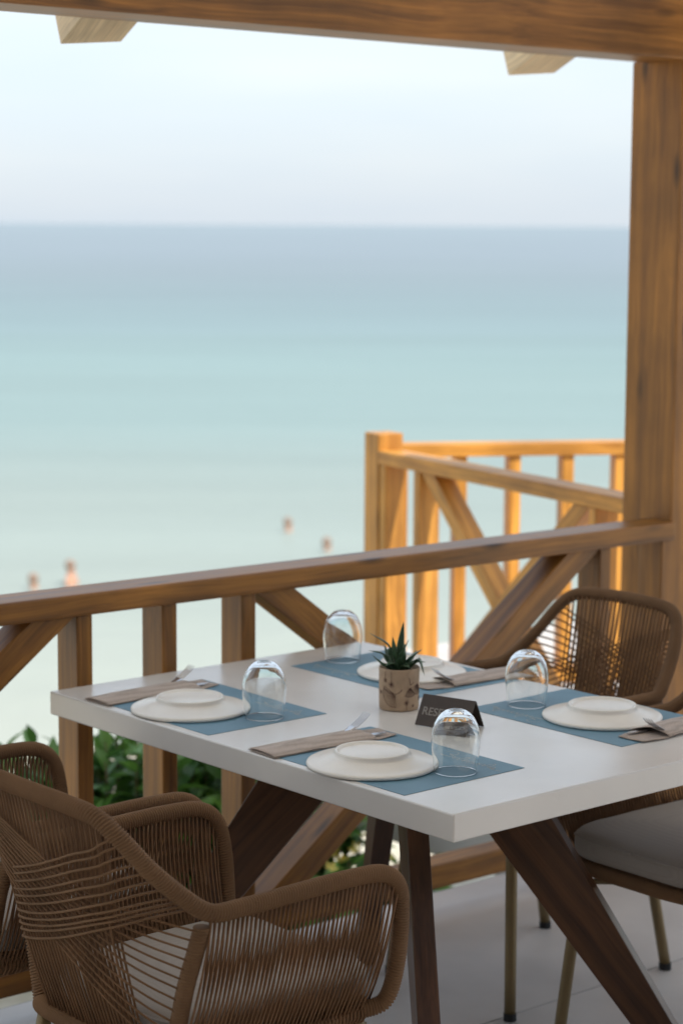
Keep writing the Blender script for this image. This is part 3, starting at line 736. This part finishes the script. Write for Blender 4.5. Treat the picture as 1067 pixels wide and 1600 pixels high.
LV = [((-.010, 0), (-.022, .050), (-.062, .073), .0062, -.005), ((0, 0), (.002, .045), (.008, .095), .0062, .004), ((-.004, 0), (-.010, .035), (-.014, .066), .0052, -.012),
      ((.004, 0), (.006, .035), (.019, .062), .0068, -.016), ((.008, 0), (.022, .022), (.047, .040), .0082, -.010), ((-.012, 0), (-.034, .032), (-.063, .037), .0070, -.016),
      ((-.014, 0), (-.036, .012), (-.056, .030), .0078, -.026), ((.016, 0), (.040, .018), (.051, -.018), .0066, -.010), ((.012, 0), (.036, .014), (.053, .013), .0062, -.020),
      ((.008, 0), (.022, .012), (.036, .022), .0085, -.024), ((-.006, 0), (-.016, .014), (-.030, .006), .0080, -.034), ((.002, 0), (.008, .026), (.012, .046), .0072, .020),
      ((-.008, 0), (-.024, .022), (-.030, .044), .0060, .022), ((.010, 0), (.028, .020), (.036, .030), .0066, .026), ((0, 0), (.0, .02), (.006, .028), .0070, -.026), ((.004, 0), (.012, .008), (.020, .004), .0075, -.036)]
for a, b_, c, w_, dy in LV:
    P = [(a[0] * .6, 0, .080), ((a[0] + b_[0]) / 2 * 1.05, dy * .35, .0885 + b_[1] * .5), (b_[0] * 1.08, dy * .75, .0925 + b_[1] * .98), (c[0] * 1.08, dy, .0925 + c[1] * 1.03)]
    link('leaf', leaf_me(P, w_ * 1.32), None, pot)

# ================================================================== ROPE ARMCHAIRS
# local: +x forward, y left, z up from the floor; heights measured with ZC = world height of the real parts
ZC = -FZ
def c3(x, y, z): return Vector((x, y, z + ZC))
half = [(.185, -.205, .405), (.222, -.232, .425), (.236, -.246, .49), (.236, -.257, .585), (.222, -.264, .645), (.180, -.267, .675), (.10, -.268, .681), (0, -.268, .680), (-.13, -.266, .677), (-.190, -.262, .680), (-.235, -.246, .712), (-.285, -.226, .762), (-.325, -.203, .815), (-.350, -.170, .849), (-.364, -.115, .860)]
full = [c3(*q) for q in half] + [c3(-.370, 0, .863)] + [c3(q[0], -q[1], q[2]) for q in reversed(half)]
RT = .0128
def side_rail(t, sg):   # t 0 (corner) .. 1 (junction)
    P = [(-.340, .188, .834), (-.325, .203, .815), (-.285, .226, .762), (-.235, .246, .712), (-.200, .258, .688)]
    x = t * (len(P) - 1); i = min(int(x), len(P) - 2); a, b_ = Vector(P[i]), Vector(P[i + 1]); q = a.lerp(b_, x - i); return c3(q.x, q.y * sg, q.z)
def post_pt(t, sg):     # 0 top .. 1 bottom
    P = [(-.200, .258, .665), (-.220, .234, .55), (-.224, .198, .412)]
    x = t * 2; i = min(int(x), 1); q = Vector(P[i]).lerp(Vector(P[i + 1]), x - i); return c3(q.x, q.y * sg, q.z)
def top_pt(y): # y along the top rail
    k = abs(y) / .17; return c3(-.370 + .020 * k * k, y, .863 - .014 * k ** 3)
def curve3(a, b_, sag, n_=6):
    return [a.lerp(b_, k / n_) + sag * (4 * (k / n_) * (1 - k / n_)) for k in range(n_ + 1)]
RC = .0021
def build_chair(label, group):
    rng = random.Random(3)
    root = empty('rope_armchair', (0, 0, 0), 0, label, 'chair', group)
    o = link('arm_and_back_rail', wrap_me('arm_and_back_rail', full, RT), 'rope', root)
    for sg in (-1, 1):
        link('rear_post', wrap_me('rear_post', [post_pt(t, sg) for t in (.03, .25, .5, .75, 1)], .0122), 'rope', root)
    sf = [(.185, -.200, .405), (.10, -.208, .400), (-.12, -.206, .400), (-.205, -.200, .403), (-.238, -.175, .408), (-.245, -.10, .408), (-.246, 0, .408)]
    sf = [c3(*q) for q in sf] + [c3(q[0], -q[1], q[2]) for q in reversed(sf[:-1])]
    sf += [c3(.215, .175, .402), c3(.228, .10, .40), c3(.230, 0, .40), c3(.228, -.10, .40), c3(.215, -.175, .402), c3(.185, -.200, .405)]
    link('seat_frame', wrap_me('seat_frame', sf, .0125), 'rope', root)
    # seat webbing under the cushion
    v, f = [], []
    for k in range(26):
        y = -.18 + .36 * k / 25; tube(v, f, [c3(-.24, y, .402), c3(0, y, .398), c3(.22, y, .400)], .004, 4)
    o = link('seat_webbing', pyd('webbing', v, f), 'rope2', root); o['kind'] = 'stuff'
    # cushion
    v, f, rows = [], [], []
    def outl(a, sc, q=6.5):
        cx, sy_ = math.cos(a), math.sin(a); rr_ = (abs(cx) ** q + abs(sy_) ** q) ** (-1 / q)
        wy = .207 if cx > 0 else .207 - .0125 * abs(cx)
        return rr_ * cx * .230 * sc, rr_ * sy_ * wy * sc
    for sc, z in [(.02, -.030), (.9, -.031), (.965, -.028), (.992, -.020), (1, -.008), (1, .008), (.992, .018), (.965, .027), (.92, .032), (.8, .038), (.6, .043), (.35, .047), (.02, .048)]:
        rows.append(len(v))
        for k in range(96):
            x, y = outl(2 * math.pi * k / 96, sc); nn = noise.noise(Vector((x * 11, y * 11, 1)))
            v.append((x, y, z + (.0035 * nn if z > .025 else 0)))
    for a, b_ in zip(rows, rows[1:]):
        for k in range(96): k2 = (k + 1) % 96; f.append((a + k, a + k2, b_ + k2, b_ + k))
    f.append(tuple(reversed(range(96)))); f.append(tuple(rows[-1] + k for k in range(96)))
    cme = pyd('seat_cushion', v, f, True)
    cu2 = link('seat_cushion', cme, 'cushion', root, loc=c3(.012, 0, .450))
    pp = []
    for k in range(65):
        a = 2 * math.pi * k / 64; cx, sy_ = math.cos(a), math.sin(a)
        q = 6.5; rr_ = (abs(cx) ** q + abs(sy_) ** q) ** (-1 / q); wy = .206 if cx > 0 else .206 - .0125 * abs(cx)
        pp.append(Vector((rr_ * cx * .2295, rr_ * sy_ * wy, .0170)))
    link('piping', tube_me('piping', pp, .0028, 6), 'cushion', cu2)
    # legs
    for sx_ in (1, -1):
        for sg in (1, -1):
            top_ = c3(.205 if sx_ > 0 else -.218, (.172 if sx_ > 0 else .190) * sg, .398); ft = Vector((.238 if sx_ > 0 else -.310, .208 * sg, .012))
            lg = link('leg', tube_me('leg', catmull([top_, top_.lerp(ft, .5), ft], .08), .0138, 16), 'brass', root)
            fv, ff_ = [], []; dd = (ft - top_).normalized(); tube(fv, ff_, [ft - dd * .006, Vector((ft.x, ft.y, .0))], .0155, 14)
            link('foot_cap', pyd('foot_cap', fv, ff_), 'cap', lg)
    for sg in (1, -1):
        link('cross_brace', tube_me('cross_brace', [c3(.225, .18 * sg, .365 + .004 * sg), c3(0, 0, .362 + .0075 * sg), c3(-.225, -.18 * sg, .365 + .004 * sg)], .0068, 8), 'brass', root)
    # back: upright cords in two bundles
    v, f = [], []
    def upx(z):     # x of the upright sheet at height z
        t = max(0, min(1, (.859 + ZC - z) / .449)); return -.366 + .122 * t - .010 * 4 * t * (1 - t)
    for sg in (-1, 1):
        for layer in (0, 1):
            for k in range(13):
                t = (k + .5 * layer) / 13
                yt = sg * (.006 + .170 * t) + rng.uniform(-.0010, .0010); yb = sg * (.004 + .142 * t) + rng.uniform(-.0012, .0012)
                a = top_pt(yt) + Vector((.004 + .010 * layer, 0, -.004)); b_ = c3(-.244 + .014 * layer, yb, .412)
                tube(v, f, curve3(a, b_, Vector((-.010, 0, 0)), 5), .0022, 6)
    o = link('upright_cords', pyd('upright_cords', v, f, True), 'rope2', root); o['kind'] = 'stuff'
    def across(a, b_, off, sagz):
        # straight from each rail to the edge of the upright sheet, then lying over the sheet
        sgn = 1 if a.y > 0 else -1
        ta = (a.y - sgn * .168) / (a.y - b_.y); tb = (a.y + sgn * .150) / (a.y - b_.y)
        pts = [a, a.lerp(b_, ta * .5)]
        for i in range(7):
            t = ta + (tb - ta) * i / 6; q = a.lerp(b_, t) + Vector((0, 0, -sagz * 4 * (i / 6) * (1 - i / 6))); q.x = min(q.x, upx(q.z) - off); pts.append(q)
        pts[1] = (a + pts[2]) / 2; pts += [(pts[-1] + b_) / 2, b_]
        for _ in range(3):
            xs_ = [q.x for q in pts]; zs_ = [q.z for q in pts]
            for i in range(1, len(pts) - 1): pts[i].x = (xs_[i - 1] + 2 * xs_[i] + xs_[i + 1]) / 4 - .0008; pts[i].z = (zs_[i - 1] + 2 * zs_[i] + zs_[i + 1]) / 4
        return pts
    v, f = [], []
    for k in range(13):
        t = k / 12
        a = side_rail(.08 + .50 * t, 1); b_ = post_pt(.06 + .88 * t, -1)
        tube(v, f, catmull(across(a + Vector((-.006, 0, 0)), b_ + Vector((-.010, 0, 0)), .0045, .004), .014), .0020, 5)
    o = link('diagonal_cords', pyd('diagonal_cords', v, f, True), 'rope2', root); o['kind'] = 'stuff'
    # outer band, each cord a part
    for k in range(11):
        t = k / 10; v, f = [], []
        a = side_rail(.22 + .74 * t, -1) + Vector((-.010, 0, 0)); b_ = post_pt(.06 + .52 * t, 1) + Vector((-.012, 0, 0))
        pts = across(a, b_, .0095, .012 + rng.uniform(-.003, .003))
        pts[-1] += Vector((.004, .008, 0))
        tube(v, f, catmull(pts, .010), .0023, 7)
        link('band_cord', pyd('band_cord', v, f, True), 'rope', root)
    # arms
    for sg in (-1, 1):
        v, f = [], []
        N_ = 43
        for k in range(N_):
            t = k / (N_ - 1)
            xt = -.193 + .410 * t
            zt = .680 - (.035 * max(0, (t - .88) / .12) ** 2)
            xb = -.220 + .400 * t
            for layer in (0, 1):
                oy = (.0085 if layer == 0 else -.0085)
                a = c3(xt + (.0045 if layer else 0), sg * (.266 + oy * .6), zt - .004); b_ = c3(min(.205, xb + (.030 if layer else -.006)), sg * (.2065 + oy), .404)
                a.x += rng.uniform(-.0008, .0008); b_.x += rng.uniform(-.001, .001)
                tube(v, f, curve3(a, b_, Vector((0, sg * .012, 0)), 5), RC, 5)
        # cord loops binding the seat rail
        for k in range(46):
            x = -.20 + .385 * k / 45; q = c3(x, sg * (.2065), .402); lp = []
            for i in range(9):
                a_ = 2 * math.pi * i / 8; lp.append(q + Vector((.006 * math.sin(a_), .0165 * math.cos(a_), .0165 * math.sin(a_))))
            tube(v, f, lp, RC, 4, cap=False)
        o = link('arm_cords', pyd('arm_cords', v, f, True), 'rope2', root); o['kind'] = 'stuff'
    return root
def copy_tree(o, parent=None):
    c = o.copy(); COL.objects.link(c); c.parent = parent
    for ch in list(o.children): copy_tree(ch, c)
    return c
chA = build_chair('woven brown rope armchair nearest the camera, its back filling the lower left corner', 'woven rope armchairs around the table')
CH = [(chA, -.352, .268, 0, None), (None, -.335, .875, 0, 'woven brown rope armchair mostly out of frame at left, beyond the nearest chair'),
      (None, 1.085, .895, math.pi, 'rope armchair on the far side of the table with its back to the post'),
      (None, 1.02, .265, math.pi, 'woven rope armchair at the right edge with its grey cushion showing under the tabletop')]
for o, cu, cv, ro, lb in CH:
    if o is None: o = copy_tree(chA)
    q = tf(cu, cv, FZ); o.location = q; o.rotation_euler = (0, 0, UA + ro)
    if lb: o['label'] = lb

# ================================================================== SHRUBS beyond the deck
lf_v = []; 
def lance(L_=.11, W_=.021):
    v = [(0, 0, 0)]; f = []; n_ = 5
    for i in range(1, n_):
        t = i / n_; w_ = W_ * math.sin(math.pi * t ** .8) ; z = -.25 * L_ * t * t
        v += [(L_ * t, -w_, z + w_ * .35), (L_ * t, 0, z), (L_ * t, w_, z + w_ * .35)]
    v.append((L_, 0, -.25 * L_)); e = len(v) - 1
    f += [(0, 1, 2), (0, 2, 3)]
    for i in range(n_ - 2):
        a = 1 + 3 * i; f += [(a, a + 3, a + 4, a + 1), (a + 1, a + 4, a + 5, a + 2)]
    a = 1 + 3 * (n_ - 2); f += [(a, e, a + 1), (a + 1, e, a + 2)]
    return v, f
LVv, LFf = lance()
leaf_mesh = pyd('leaf', LVv, LFf, True); leaf_mesh.materials.append(MAT['leaf'])
def shrub(x, y, rx, ry, ztop, label, nstem, seed, flowers=0):
    rng = random.Random(seed); z0 = gz(x, y)
    root = empty('leafy_shrub', (x, y, z0), 0, label, 'shrub', 'green shrubs beyond the deck')
    H = ztop - z0; bv, bf = [], []; spots = []
    for s in range(nstem):
        a = rng.uniform(0, 6.283); rr_ = math.sqrt(rng.random())
        tip = Vector((rx * rr_ * math.cos(a), ry * rr_ * math.sin(a), H * (1 - .38 * rr_ ** 2) * rng.uniform(.72, 1.03)))
        base = Vector((tip.x * .25, tip.y * .25, 0)); mid = base.lerp(tip, .55) + Vector((tip.x * .15, tip.y * .15, 0))
        pts = catmull([base, mid, tip], .08)
        tube(bv, bf, pts, .006, 4, rfun=lambda i, n_=len(pts): .007 * (1 - .75 * i / n_))
        n_l = int(15 * H / .8)
        for k in range(n_l):
            t = .28 + .72 * (k / n_l) ** .8; j = min(int(t * (len(pts) - 1)), len(pts) - 2); q = pts[j].lerp(pts[j + 1], t * (len(pts) - 1) - j)
            az = k * 2.4 + s; el = rng.uniform(.1, .9) if t < .93 else rng.uniform(.8, 1.35)
            spots.append((q, az, el, rng.uniform(.75, 1.25), rng.uniform(-.6, .6)))
    link('branches', pyd('branches', bv, bf, True), 'branch', root)
    # leaves nearest the terrace and highest are single parts, the rest one mass
    spots.sort(key=lambda s: (-s[0].z + .6 * s[0].y))
    mats = []
    for i, (q, az, el, sc, rl) in enumerate(spots):
        m_ = Matrix.Translation(q) @ Matrix.Rotation(az, 4, 'Z') @ Matrix.Rotation(-el, 4, 'Y') @ Matrix.Rotation(rl, 4, 'X') @ Matrix.Scale(sc, 4)
        if i < 230:
            o = bpy.data.objects.new('leaf', leaf_mesh); COL.objects.link(o); o.parent = root; o.matrix_local = m_
        else: mats.append(m_)
    v, f = [], []
    for m_ in mats:
        b0 = len(v); v += [m_ @ Vector(q) for q in LVv]; f += [tuple(b0 + k for k in q) for q in LFf]
    if v:
        o = link('foliage', pyd('foliage', v, f, True), 'leaf', root); o['kind'] = 'stuff'
    for k in range(flowers):
        a = rng.uniform(0, 6.283); q = Vector((rx * .9 * rng.random() * math.cos(a), ry * .9 * math.sin(a) * rng.random(), H * rng.uniform(.75, 1.0)))
        bm = bmesh.new()
        for i in range(5):
            an = 2 * math.pi * i / 5; c_ = bm.verts.new((0, 0, 0)); d1 = Vector((math.cos(an - .5), math.sin(an - .5), .25)) * .016; d2 = Vector((math.cos(an), math.sin(an), .35)) * .026; d3 = Vector((math.cos(an + .5), math.sin(an + .5), .25)) * .016
            bm.faces.new([c_, bm.verts.new(d1), bm.verts.new(d2), bm.verts.new(d3)])
        link('flower', bm_mesh(bm, 'flower'), 'flower', root, loc=q, rot=(rng.uniform(-.8, .8), rng.uniform(-.8, .8), 0))
    return root
shrub(-1.22, 7.0, .36, .34, .20, 'dense green shrub at the left edge behind the far left chair', 80, 11)
shrub(-.72, 7.05, .42, .36, .18, 'dark green leafy shrub between the first and second railing uprights', 105, 12)
shrub(-.26, 7.15, .34, .34, .13, 'brighter green shrub under the left end of the table, behind the third upright', 85, 13)
shrub(.02, 6.85, .34, .28, -.20, 'low green shrub dotted with yellow flowers seen between the table legs', 44, 14, 16)

# ================================================================== BATHERS in the shallows
def person(x, y, waterline, label, seed, facing, arms=0.3):
    root = empty('person', (x, y, -5.0 - waterline), facing, label, 'person')
    J = {'pel': (0, 0, .95), 'ch': (0, .01, 1.28), 'nk': (0, 0, 1.47), 'hd': (0, .015, 1.60), 'tp': (0, .01, 1.72)}
    E = [('pel', 'ch'), ('ch', 'nk'), ('nk', 'hd'), ('hd', 'tp')]; Rr = {'pel': (.145, .105), 'ch': (.16, .115), 'nk': (.055, .055), 'hd': (.078, .095), 'tp': (.055, .065)}
    for s, sg in (('l', 1), ('r', -1)):
        J[s + 'sh'] = (.17 * sg, 0, 1.40); J[s + 'el'] = ((.20 + arms * .2) * sg, -.04, 1.14); J[s + 'wr'] = ((.20 + arms * .35) * sg, -.16, .93); J[s + 'hn'] = ((.21 + arms * .38) * sg, -.21, .86)
        E += [('ch', s + 'sh'), (s + 'sh', s + 'el'), (s + 'el', s + 'wr'), (s + 'wr', s + 'hn')]
        Rr.update({s + 'sh': (.058, .058), s + 'el': (.042, .042), s + 'wr': (.028, .028), s + 'hn': (.042, .022)})
        J[s + 'hp'] = (.095 * sg, 0, .86); J[s + 'kn'] = (.11 * sg, -.02, .48); J[s + 'an'] = (.115 * sg, .02, .08); J[s + 'ft'] = (.12 * sg, -.13, .03)
        E += [('pel', s + 'hp'), (s + 'hp', s + 'kn'), (s + 'kn', s + 'an'), (s + 'an', s + 'ft')]
        Rr.update({s + 'hp': (.088, .088), s + 'kn': (.058, .058), s + 'an': (.038, .038), s + 'ft': (.04, .03)})
    ks = list(J); me = bpy.data.meshes.new('body'); me.from_pydata([J[k] for k in ks], [(ks.index(a), ks.index(b_)) for a, b_ in E], [])
    o = link('body', me, 'skin', root)
    md = o.modifiers.new('skin', 'SKIN'); sv = me.skin_vertices[0].data
    for i, k in enumerate(ks): sv[i].radius = Rr[k]; sv[i].use_root = (k == 'pel')
    o.modifiers.new('sub', 'SUBSURF').levels = 2
    for q in o.modifiers: 
        if q.type == 'SUBSURF': q.render_levels = 2
    # hair cap and swimwear
    hv = lathe('hair', [(0, .125), (.05, .115), (.085, .075), (.10, .02), (.094, -.03), (.085, -.03), (.07, .02), (0, .05)], 20)
    link('hair', hv, 'hair', root, loc=(0, .02, 1.63))
    sw = lathe('swimwear', [(.125, .98), (.160, .97), (.168, .90), (.165, .82), (.12, .80), (.12, .9)], 20)
    q = link('swimwear', sw, 'swim', root); q.scale = (1, .78, 1)
    return root
person(-5.1, 40.0, 1.26, 'bather with dark hair standing in shallow water at the left, above the railing', 1, 1.35, .15)
person(-5.75, 39.6, 1.45, 'smaller bather deeper in the water at far left beside the pale skinned one', 2, 2.6, .6)
person(-1.18, 47.4, 1.44, 'lone bather shoulder deep in the middle of the shallows', 3, 1.2, .8)
person(-.29, 44.6, 1.47, 'bather shoulder deep just left of the corner post', 4, 2.2, .5)
